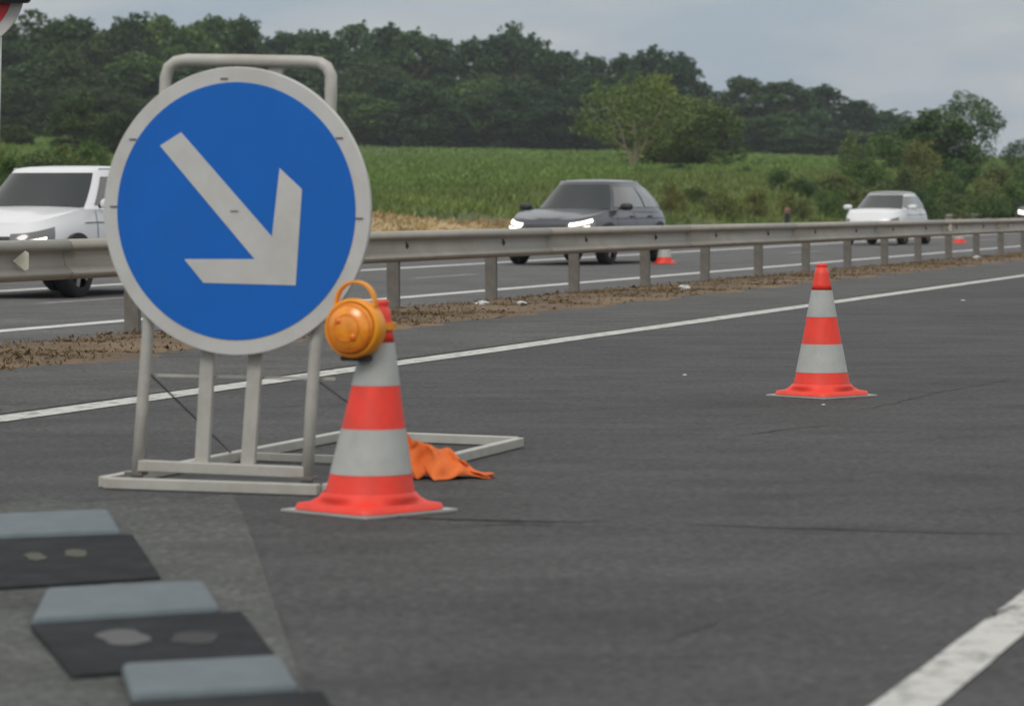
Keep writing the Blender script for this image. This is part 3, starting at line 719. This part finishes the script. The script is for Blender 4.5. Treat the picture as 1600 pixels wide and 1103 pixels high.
        # wheels
        for wx in (cfg['wf'], cfg['wr']):
            R_ = cfg['wheel']
            mb = MB(); 
            for i in range(20):
                a = PI * i / 19
            arch = [(math.cos(PI * i / 16) * (R_ + .07), math.sin(PI * i / 16) * (R_ + .07)) for i in range(17)]
            arch = [(a, max(b, 0)) for a, b in arch] + [(-(R_ + .07), -.12), (R_ + .07, -.12)]
            Mx = Matrix(((1, 0, 0, wx), (0, 0, sg, sg * (W * .94 - .02)), (0, 1, 0, R_), (0, 0, 0, 1)))
            mb.prism(arch, 0, .075, Mx); mb.build('wheel_arch', M['trim'], t)
            mb = MB(); prof = [(R_ * .62, -.11), (R_ * .93, -.11), (R_, -.08), (R_, .07), (R_ * .94, .10), (R_ * .66, .10)]
            yc = sg * (W * .94 - .02)
            for (r, dy) in prof:
                for k in range(28): mb.v.append((wx + r * math.cos(2 * PI * k / 28), yc + sg * dy, R_ + r * math.sin(2 * PI * k / 28)))
            for i in range(5):
                for k in range(28): mb.f.append((i * 28 + k, i * 28 + (k + 1) % 28, (i + 1) * 28 + (k + 1) % 28, (i + 1) * 28 + k))
            wh = mb.build('wheel', M['tyre'], t, smooth=True)
            rm = MB()
            for k in range(5):
                a = 2 * PI * k / 5; d = Vector((math.cos(a), 0, math.sin(a)))
                rm.bar(Vector((wx, yc + sg * .085, R_)) + d * .02, Vector((wx, yc + sg * .085, R_)) + d * R_ * .64, .02, R_ * .2, Vector((-d.z, 0, d.x)))
            rm.build('rim', M['rim'], wh)
    MB().grid(lambda q, v: Bf(q, v, .008), lin(-cfg['grille'], cfg['grille'], 10), [t0 - .25, t0 - .1, t0 + .1, t1 - .04]).build('grille', M['trim'], t, smooth=True)
    MB().grid(lambda q, v: Bf(q, v, .020), lin(-.28, .28, 4), [.30, .42]).build('number_plate', M['plate'], t)
    MB().grid(lambda q, v: Bf(q, v, .012), lin(-.85, .85, 12), [.06, .18]).build('lower_intake', M['trim'], t)
    return t
ROADYAW = math.atan2(-CP, -SP)     # pointing back towards the camera along the motorway
suv = dict(L=4.75, W=1.95, H=1.63, belt=1.03, hood=0.80, cowl=1.15, header=0.42, ng=3.6, rear_header=-1.50, rear_base=-2.24, tumble=.30, side_windows=[(-.93, -.62), (-.58, -.06), (-.01, .80)], doors=[-.45, -.02, .40], wf=1.42, wr=-1.40, wheel=.37, lamp_q=(.50, .91), lamp_t=(.72, .93), grille=.44, roof_rail=True, dark_mirror=True)
def spot(x, Z): return Vector(((x - 800) * Z / F, Z, -0.14))
car('car', 'dark grey car with bright slanting headlights driving behind the guard rail', suv, M['paint_dark'], spot(921, 62.5), ROADYAW - .08)
suvw = dict(suv); suvw.update(ng=4.2, H=1.66, W=1.86, L=4.5, belt=1.10, hood=0.86, tumble=.18, lamp_q=(.42, .90), lamp_t=(.66, .86), grille=.5, dark_mirror=False, rear_header=-1.85, header=.5)
car('car', 'white off-road style car half hidden behind the blue arrow sign', suvw, M['paint_white'], spot(103, 41.5), ROADYAW - .03, 'lower')
small = dict(ng=3.3, L=3.70, W=1.70, H=1.49, belt=0.98, hood=0.80, cowl=1.15, header=0.20, rear_header=-1.20, rear_base=-1.78, tumble=.24, side_windows=[(-.88, -.30), (-.24, .80)], doors=[-.35, .45], wf=1.22, wr=-1.2, wheel=.30, lamp_q=(.70, .90), lamp_t=(.60, .80), grille=.01)
car('car', 'small white hatchback with a dark roof, far along the opposite carriageway', small, M['paint_white'], spot(1386, 90), ROADYAW - .07, 'none', M['glass_side'])
car('car', 'car with lit headlights just entering at the right edge of the picture', suv, M['paint_dark'], spot(1632, 139), ROADYAW)

# ------------------------------------------------------------------ cones
def cone(label, p, rot, shear=(0, 0), group='orange and white traffic cones on the near carriageway', g=0.0, tips=True):
    t = tag(empty('traffic_cone', (p.x, p.y, g), rot), label, 'traffic cone', group)
    if tips:
        MB().box((0, 0, 0.006), (.425, .425, .008)).build('under_plate', M['cone_white'], t)
    # square foot with rounded corners rising to the skirt
    def foot(a, k):
        z, r, e = ((.012, .270, .55), (.030, .262, .55), (.036, .215, .62), (.050, .175, .9), (.070, .156, 1.0))[k]
        c, s = math.cos(a), math.sin(a)
        n = 3.0 if k < 3 else 2.0
        if k < 3:
            q = 1 / (abs(c) ** 7 + abs(s) ** 7) ** (1 / 7) * r * .73
        else: q = r
        return (q * c, q * s, z)
    fb = MB().grid(foot, [2 * PI * i / 64 for i in range(65)], [0, 1, 2, 3, 4])
    fb.build('foot', M['cone_red'], t, smooth=True)
    cz = [0.066, .132, .284, .430, .575, .715]; 
    def rad(z): return 0.155 + (0.030 - 0.155) * min(1, (z - .06) / .655) ** 0.93
    for i in range(5):
        z0, z1 = cz[i], cz[i + 1]; w = i % 2 == 1
        off = 0.0015 if w else 0
        prof = [(rad(z0 + (z1 - z0) * k / 5) + off, z0 + (z1 - z0) * k / 5) for k in range(6)]
        if i == 4: prof = prof[:-1] + [(.030, .690), (.027, .700), (.030, .706), (.028, .716), (.018, .718)]
        MB().lathe(prof, 40, shear, cap=(i == 4)).build('reflective_band' if w else 'red_section', M['cone_white' if w else 'cone_red'], t, smooth=True)
    return t
P1 = gnd(577, 799)
c1 = cone('nearer red and white traffic cone with the amber lamp clamped to its top', P1, 0.80, (0.0, 0.0))
c1.rotation_euler = (0, 0, .80)
# this cone leans a little to the right, its sections sheared over a flat foot
for ch in c1.children:
    if ch.name.split('.')[0] in ('reflective_band', 'red_section'):
        a = Matrix.Rotation(-.80, 3, 'Z') @ Vector((0.055, 0, 0))
        for v in ch.data.vertices: v.co.x += a.x * (v.co.z - .03); v.co.y += a.y * (v.co.z - .03)
cone('farther red and white traffic cone standing alone on the road at right', gnd(1284, 619), 0.75)
MB().grid(lambda a, z: ((.1385 + .0015 - (z - .10) * .17) * math.cos(a), (.1385 + .0015 - (z - .10) * .17) * math.sin(a), z), [-PI / 2 - .75 - .25 + .06 * i for i in range(9)], [.088, .108]).build('smudge', simple('grey_smudge', (.25, .06, .05), .7), COL.objects['traffic_cone.001'])
for x, D, lab in ((1038, 16.2, 'small distant cone under the rail just right of the dark car'), (1499, 16.2, 'small distant cone under the rail at far right')):
    Z = DZ(x, D); cone(lab, Vector(((x - 800) * Z / F, Z, 0)), .3, group='distant cones on the opposite carriageway', g=-.14, tips=False)

# ------------------------------------------------------------------ amber lamp on the near cone
LC = ray(556, 513, 10.80)
lamp = tag(empty('warning_lamp', LC), 'round amber roadworks lamp with yellow housing and carrying handle, clamped on cone', 'lamp')
ax = Vector((-math.sin(math.radians(22)), -math.cos(math.radians(22)), 0.04)).normalized()
Q = ax.to_track_quat('Z', 'Y').to_matrix()
def lathe_ax(prof, n=40, cap=True):
    m_ = MB(); m_.lathe(prof, n, cap=cap); m_.v = [tuple(Q @ Vector(v)) for v in m_.v]; return m_
lathe_ax([(.060, -.062), (.088, -.052), (.098, -.03), (.101, .0), (.101, .03), (.096, .042), (.088, .044), (.088, .036)]).build('housing', M['yellow'], lamp, smooth=True)
lathe_ax([(.087, .038), (.084, .052), (.070, .066), (.045, .076), (.012, .080)]).build('lens', M['amber'], lamp, smooth=True)
for r in (.045, .078):
    zz = {.025: .0785, .045: .076, .065: .069, .078: .059}[r]
    m_ = MB(); m_.tube([(r * math.cos(2 * PI * k / 32), r * math.sin(2 * PI * k / 32), zz) for k in range(33)], .0022, 5, cap=False); m_.v = [tuple(Q @ Vector(v)) for v in m_.v]; m_.build('lens_ring', M['amber_dark'], lamp, smooth=True)
for cx, cy in ((-.030, .022), (.022, -.03)):
    m_ = MB(); m_.lathe([(.013, .0), (.016, .004), (.010, .010), (.002, .012)], 14, c=(cx, cy, .069))
    m_.v = [tuple(Q @ Vector(v)) for v in m_.v]; m_.build('bulb', M['amber_dark'], lamp, smooth=True)
side = Vector((0, 0, 1)).cross(ax).normalized()
arc = [side * (-.072 * math.cos(PI * k / 16)) * -1 + Vector((0, 0, .070 + .087 * math.sin(PI * k / 16) ** .8)) for k in range(17)]
m_ = MB()
for a, b in zip(arc, arc[1:]): m_.bar(a, b + (b - a) * .12, .028, .010, up=(a + b) / 2 - Vector((0, 0, .07)) if True else (0, 0, 1))
m_.build('handle', M['yellow'], lamp, bevel=.003)
MB().box(Q @ Vector((0, 0, 0)) * 0 + Vector((0, 0, -.101)) - ax * .015, (.10, .07, .016), Matrix.Rotation(math.atan2(side.y, side.x), 3, 'Z')).build('base_plate', M['black'], lamp, bevel=.004)
# clamp ring round the cone neck
NECK = Vector((P1.x + .055 * .585, P1.y, .630)) - LC
m_ = MB(); m_.lathe([(.050, -.012), (.058, -.012), (.058, .012), (.050, .012), (.050, -.012)], 28, c=NECK, cap=False); m_.build('clamp_ring', M['yellow'], lamp, smooth=False)
m_ = MB(); m_.bar(NECK + (-NECK).normalized() * .05, NECK * .35, .03, .04); m_.build('clamp_arm', M['yellow'], lamp)

# ------------------------------------------------------------------ the blue arrow sign on its frame
SC = Vector((-1.0085, 11.7, CAMH + (HOR - 330) * 11.7 / F))
nrm = Vector((-SP, -CP, 0)); rgt = Vector((CP, -SP, 0)); up = Vector((0, 0, 1))
sign = tag(empty('arrow_sign', (SC.x, SC.y, 0)), 'round blue keep-right sign with white diagonal arrow on a white tube frame', 'road sign')
O = Vector((SC.x, SC.y, 0))
def pl(x, y, off=0.0):
    """photo pixel on the sign's plane, in the sign's own frame"""
    d = Vector(((x - 800) / F, 1, (HOR - y) / F)); c = Vector((0, 0, CAMH)); S = SC + nrm * off
    k = (S - c).dot(nrm) / d.dot(nrm); return c + d * k - O
MS = Matrix(((rgt.x, 0, nrm.x, 0), (rgt.y, 0, nrm.y, 0), (0, 1, 0, SC.z), (0, 0, 0, 1)))   # (a, b, out) -> sign frame
def circ(r, n=96): return [(r * math.cos(2 * PI * k / n), r * math.sin(2 * PI * k / n)) for k in range(n)]
MB().prism(circ(.527), -.012, .010, MS).build('panel', M['sign_white'], sign, bevel=.004)
MB().prism(circ(.4705), .0105, .0125, MS).build('blue_face', M['sign_blue'], sign)
arrow_px = [(283, 207), (425, 370), (437, 263), (472, 296), (462, 446), (318, 442), (288, 405), (398, 405), (250, 228)]
ar = []
for x, y in arrow_px:
    p = pl(x, y, .013); ar.append(((p.x * rgt.x + p.y * rgt.y), p.z - SC.z))
MB().prism(ar[::-1], .0128, .0142, MS).build('arrow', M['sign_white'], sign)
for a in (33, 147, 178, -3, 95):
    c = (.486 * math.cos(math.radians(a)), .486 * math.sin(math.radians(a)))
    MB().prism([(c[0] - .014, c[1] - .0018), (c[0] + .014, c[1] - .0018), (c[0] + .014, c[1] + .0018), (c[0] - .014, c[1] + .0018)], .0105, .0150, MS).build('clip', M['bolt'], sign)
p = pl(366, 330, .016)
MB().box(p, (.03, .003, .003), Matrix.Rotation(-PHI, 3, 'Z')).build('scratch', M['bolt'], sign)
# outer hoop: one bent tube from foot to foot
hp = [pl(213, 757, -.035), pl(222, 640, -.035), pl(240, 400, -.035), pl(258, 150, -.035), pl(259, 122, -.035), pl(264, 106, -.035), pl(275, 97, -.035), pl(292, 94, -.035), pl(380, 95, -.035), pl(480, 97, -.035), pl(500, 99, -.035), pl(511, 106, -.035), pl(517, 118, -.035), pl(517, 150, -.035), pl(503, 400, -.035), pl(486, 640, -.035), pl(479, 772, -.035)]
MB().tube(hp, .0225, 12).build('outer_hoop', M['white_steel'], sign, smooth=True)
for xb, xt in ((316, 350), (388, 432)):
    MB().bar(pl(xb, 726, -.05), pl(xt, 98, -.05), .055, .025, up=nrm).build('inner_post', M['white_steel'], sign, bevel=.004)
MB().bar(pl(216, 727, -.03), pl(478, 738, -.03), .03, .042).build('crossbar', M['white_steel'], sign, bevel=.004)
MB().bar(pl(236, 586, -.075), pl(524, 592, -.075), .008, .010).build('brace_rod', M['white_steel'], sign)
FL, FR, BR, BL = gnd(157, 763) - O, gnd(508, 775) - O, gnd(814, 698) - O, gnd(541, 687) - O
for v in (FL, FR, BR, BL): v.z = .022
for a, b in ((FL, FR), (FR, BR), (BR, BL), (BL, FL)):
    d = (b - a).normalized() * .019
    MB().bar(a + d, b - d * 1.3, .042, .040).build('base_bar', M['white_steel'], sign, bevel=.004)
MB().bar(FL.lerp(BL, .52) + Vector((0, 0, 0)), FR.lerp(BR, .52), .03, .028).build('base_bar', M['white_steel'], sign)
for a in (pl(213, 757, -.035), pl(479, 772, -.035)):
    MB().box((a.x, a.y, .046), (.07, .06, .012), Matrix.Rotation(-PHI, 3, 'Z')).build('foot_bracket', M['galv_post'], sign)
# two thin stays running back to the base
MB().tube([pl(236, 586, -.06), FL.lerp(BL, .50)], .004, 6).build('stay', M['galv_post'], sign)
MB().tube([pl(490, 590, -.06), FR.lerp(BR, .50)], .004, 6).build('stay', M['galv_post'], sign)

# ------------------------------------------------------------------ orange cloth behind the cone
CC = gnd(690, 748)
rng = np.random.default_rng(12)
ph = rng.random(8) * 6.28
hem = [(-.150, -.02, 0), (-.10, -.06, 0), (-.060, -.03, .02), (-.02, -.11, 0), (.03, -.085, 0), (.07, -.04, .012), (.115, -.01, .012), (.175, -.02, 0)]
ridge = [(-.148, .03, .168), (-.11, .05, .150), (-.07, .04, .138), (-.02, .05, .120), (.03, .045, .100), (.07, .04, .070), (.11, .03, .045), (.190, .02, .018)]
backh = [(-.13, .12, 0), (-.09, .15, 0), (-.05, .12, .01), (0, .15, 0), (.04, .13, 0), (.08, .12, .0), (.12, .08, .0), (.195, .05, 0)]
def cl(u, v):
    def row(T):
        k = min(6, int(u * 7)); f = u * 7 - k; a, b = Vector(T[k]), Vector(T[k + 1]); return a.lerp(b, f)
    p = row(hem).lerp(row(ridge), min(1, v * 2)) if v <= .5 else row(ridge).lerp(row(backh), v * 2 - 1)
    w = math.sin(PI * v) 
    p.z += w * .006 * math.sin(u * 17 + ph[0] + 3 * v) + .004 * w * math.sin(u * 31 + ph[1] - 8 * v) + w * .008 * math.sin(u * 8 + v * 6)
    p.y += .02 * math.sin(u * 23 + ph[2]) * (1 - abs(v - .5)) - .02 * w * math.sin(v * 9 + u * 12)
    p.x += .012 * math.sin(v * 14 + u * 6 + ph[3])
    p.z = max(p.z, .004); return p
o = MB().grid(cl, [i / 42 for i in range(43)], [i / 30 for i in range(31)]).build('orange_cloth', M['cloth'], smooth=True, solid=.003)
o.location = (CC.x, CC.y, .002); tag(o, 'crumpled bright orange cloth lying on the road behind the near cone', 'cloth')

# ------------------------------------------------------------------ windscreen reflection bands, lower left, built as added dark stepped blocks
def block(label, quad, led, marks, z=.020):
    """added solid for a windscreen reflection band: low dark slab (quad, ground pixels) with a pale bevelled ledge along its far side"""
    c = gnd(quad[0][0], quad[0][1] - 8); t = tag(empty('reflection_block', (c.x, c.y, 0)), label, 'block', 'windscreen reflection bands built as low dark blocks with pale ledges')
    q = [gnd(x, y - 8) - c for x, y in quad]
    top = [Vector((p.x, p.y, h)) for p, h in zip(q, (z, z, .014, .014))]
    m_ = MB(); m_.add([Vector((p.x, p.y, .002)) for p in q] + top, [(3, 2, 1, 0), (4, 5, 6, 7), (0, 1, 5, 4), (1, 2, 6, 5), (2, 3, 7, 6), (3, 0, 4, 7)])
    m_.build('reflection_slab', M['reflection_dark'], t, bevel=.008)
    l_ = [gnd(x, y - 8) - c for x, y in led]
    tl = [Vector((p.x, p.y, h)) for p, h in zip(l_, (z + .012, z + .012, z + .022, z + .022))]
    m_ = MB(); m_.add([Vector((p.x, p.y, .004)) for p in l_] + tl, [(3, 2, 1, 0), (4, 5, 6, 7), (0, 1, 5, 4), (1, 2, 6, 5), (2, 3, 7, 6), (3, 0, 4, 7)])
    m_.build('reflection_ledge', M['reflection_grey'], t, bevel=.014)
    for (u, v, a, b, mat) in marks:
        p = (top[3].lerp(top[2], u)).lerp(top[0].lerp(top[1], u), v)
        ex = (top[1] - top[0]).normalized(); ey = (top[0] - top[3]).normalized(); nn = ex.cross(ey)
        pts = [p + ex * a * math.cos(2 * PI * k / 20) * (1 + .18 * math.sin(k * 1.3 + u * 9)) + ey * b * math.sin(2 * PI * k / 20) + nn * .003 for k in range(20)]
        m_ = MB(); m_.add([x for x in pts] + [x - nn * .004 for x in pts], [tuple(range(20)), tuple(range(39, 19, -1))] + [(k, (k + 1) % 20, (k + 1) % 20 + 20, k + 20) for k in range(20)])
        m_.build('mark', mat, t)
# pixels are those of the ground under each corner: far left, far right, near right, near left
block('farthest windscreen reflection band, built as dark block with two olive marks, pale ledge, lower left', [(-60, 862), (208, 852), (252, 916), (-20, 934)], [(-60, 861), (190, 851), (170, 822), (-60, 832)], [(.36, .55, .03, .10, M['mark_olive']), (.60, .58, .035, .10, M['mark_olive'])])
block('middle windscreen reflection band, built as dark block with pale oval mark, pale ledge, lower left', [(48, 995), (378, 974), (440, 1050), (112, 1072)], [(48, 994), (345, 974), (318, 938), (72, 950)], [(.36, .60, .062, .13, M['mark_pale']), (.68, .5, .06, .10, simple('faint_reflection_mark', (.024, .024, .026), .8))])
block('nearest windscreen reflection band, built as dark block cut off by the bottom edge, lower left', [(205, 1118), (505, 1100), (560, 1185), (260, 1205)], [(205, 1117), (468, 1100), (438, 1058), (190, 1072)], [])

# ------------------------------------------------------------------ red and white sign at the upper left edge
RC = ray(-60, -20, 16.0)
rs_ = tag(empty('round_sign', (RC.x, RC.y, 0)), 'edge of a red round sign with white rim and black box, top left corner', 'road sign')
MR = Matrix(((1, 0, 0, 0), (0, 0, -1, 0), (0, 1, 0, RC.z), (0, 0, 0, 1)))
MB().prism(circ(.318), -.01, .01, MR).build('panel', M['sign_white'], rs_, bevel=.003)
MB().prism(circ(.262), .0105, .013, MR).build('red_face', M['sign_red'], rs_)
q = ray(-12, -20, 16) - Vector((RC.x, RC.y, 0))
MB().box((q.x, -.06, q.z + .01), (.40, .08, .19)).build('black_box', M['black'], rs_, bevel=.02)
a, b = ray(-2, 60, 16.05) - Vector((RC.x, RC.y, 0)), ray(-34, 640, 16.05) - Vector((RC.x, RC.y, 0)); 
a = ray(-1.5, -60, 16.05) - Vector((RC.x, RC.y, 0)); b = ray(-16, 645, 16.05) - Vector((RC.x, RC.y, 0))
MB().tube([a, b], .022, 10).build('post', M['grey_pale'], rs_, smooth=True)
MB().box((b.x - .02, b.y, .02), (.09, .3, .04)).build('foot', M['black'], rs_, bevel=.01)

# ------------------------------------------------------------------ litter
def scrap(p, r, label):
    rr = random.Random(int(p.x * 100)); m_ = MB(); n = 9
    for i in range(6):
        for k in range(n):
            a = PI * i / 5; q = r * (0.6 + .7 * rr.random()); m_.v.append((q * math.sin(a) * math.cos(2 * PI * k / n) * 1.5, q * math.sin(a) * math.sin(2 * PI * k / n), r * .55 + q * .55 * math.cos(a)))
    for i in range(5):
        for k in range(n): m_.f.append((i * n + k, i * n + (k + 1) % n, (i + 1) * n + (k + 1) % n, (i + 1) * n + k))
    o = m_.build('litter', M['paper']); o.location = p; tag(o, label, 'litter', 'white litter scraps')
for x, y, r, lab in ((1068, 458, .05, 'white scrap of litter on the soil strip above the cone gap, brightest one'), (752, 481, .05, 'flat white scrap on the soil under the rail, left of the others'), (816, 481, .04, 'small white scrap on the soil strip below the dark car'), (1505, 471, .018, 'tiny white scrap on the asphalt at far right'), (1286, 634, .009, 'tiny white crumb on the road just in front of the far cone'), (1070, 587, .009, 'tiny pale crumb on the open road left of the far cone'), (1526, 404, .06, 'white scrap at the foot of a rail post at far right')):
    p = gnd(x, y); D = p.y * SP - p.x * CP
    if D > 9.1: p.z = soil((p.y - D * SP) / CP, min(.97, (D - 8.95) / 3.0)).z
    scrap(p, r, lab)
# thin dark joints and repairs in the asphalt
M['tar'] = asphalt('tar', (0.026, 0.026, 0.027), (0.042, 0.042, 0.043), False)
def seam(pts, w, name='asphalt_joint', jit=1.0, z=.0042):
    rr = random.Random(len(pts) + int(pts[0][0])); P = [gnd(x, y, z) for x, y in pts]; fine = []
    for a, b in zip(P, P[1:]):
        n = max(2, int((b - a).length / .04)); fine += [a.lerp(b, k / n) for k in range(n)]
    m_ = MB(); d = 0; ww = 1
    for i, p in enumerate(fine):
        t = (fine[min(i + 1, len(fine) - 1)] - fine[max(i - 1, 0)]).normalized(); nn = Vector((-t.y, t.x, 0))
        d = .93 * d + rr.gauss(0, .006 * jit); ww = max(.15, .8 * ww + .2 * rr.uniform(.2, 1.9)); e = min(1, i / 6, (len(fine) - 1 - i) / 6)
        c = p + nn * d; m_.v += [tuple(c + nn * w * .5 * ww * e), tuple(c - nn * w * .5 * ww * e)]
    for i in range(len(fine) - 1): m_.f.append((2 * i, 2 * i + 1, 2 * i + 3, 2 * i + 2))
    tag(m_.build(name, M['tar']), kind='structure')
seam([(600, 806), (760, 812), (900, 814), (1010, 812)], .036)
seam([(690, 822), (800, 816), (930, 819)], .03)
seam([(1542, 968), (1560, 955), (1592, 942)], .030, jit=.6, z=.0055)
seam([(1040, 815), (1200, 822), (1420, 828), (1640, 833)], .020)
seam([(690, 716), (760, 708), (840, 712)], .012)
seam([(1130, 683), (1240, 668), (1330, 660)], .011)
seam([(1340, 640), (1470, 612), (1590, 590)], .007)
seam([(1000, 1010), (1110, 975), (1180, 950)], .005, jit=.8)

# ------------------------------------------------------------------ air
hz = MB().box((150, 330, 24), (900, 820, 52)).build('haze', None)
hm = bpy.data.materials.new('haze'); hm.use_nodes = True; hn = hm.node_tree.nodes; hl_ = hm.node_tree.links
hn.remove(hn['Principled BSDF']); pv = hn.new('ShaderNodeVolumePrincipled'); pv.inputs['Density'].default_value = 0.00027; pv.inputs['Color'].default_value = (.82, .88, .95, 1); pv.inputs['Anisotropy'].default_value = 0.2
hl_.new(pv.outputs[0], hn['Material Output'].inputs['Volume']); hz.data.materials.append(hm)
hz['kind'] = 'stuff'
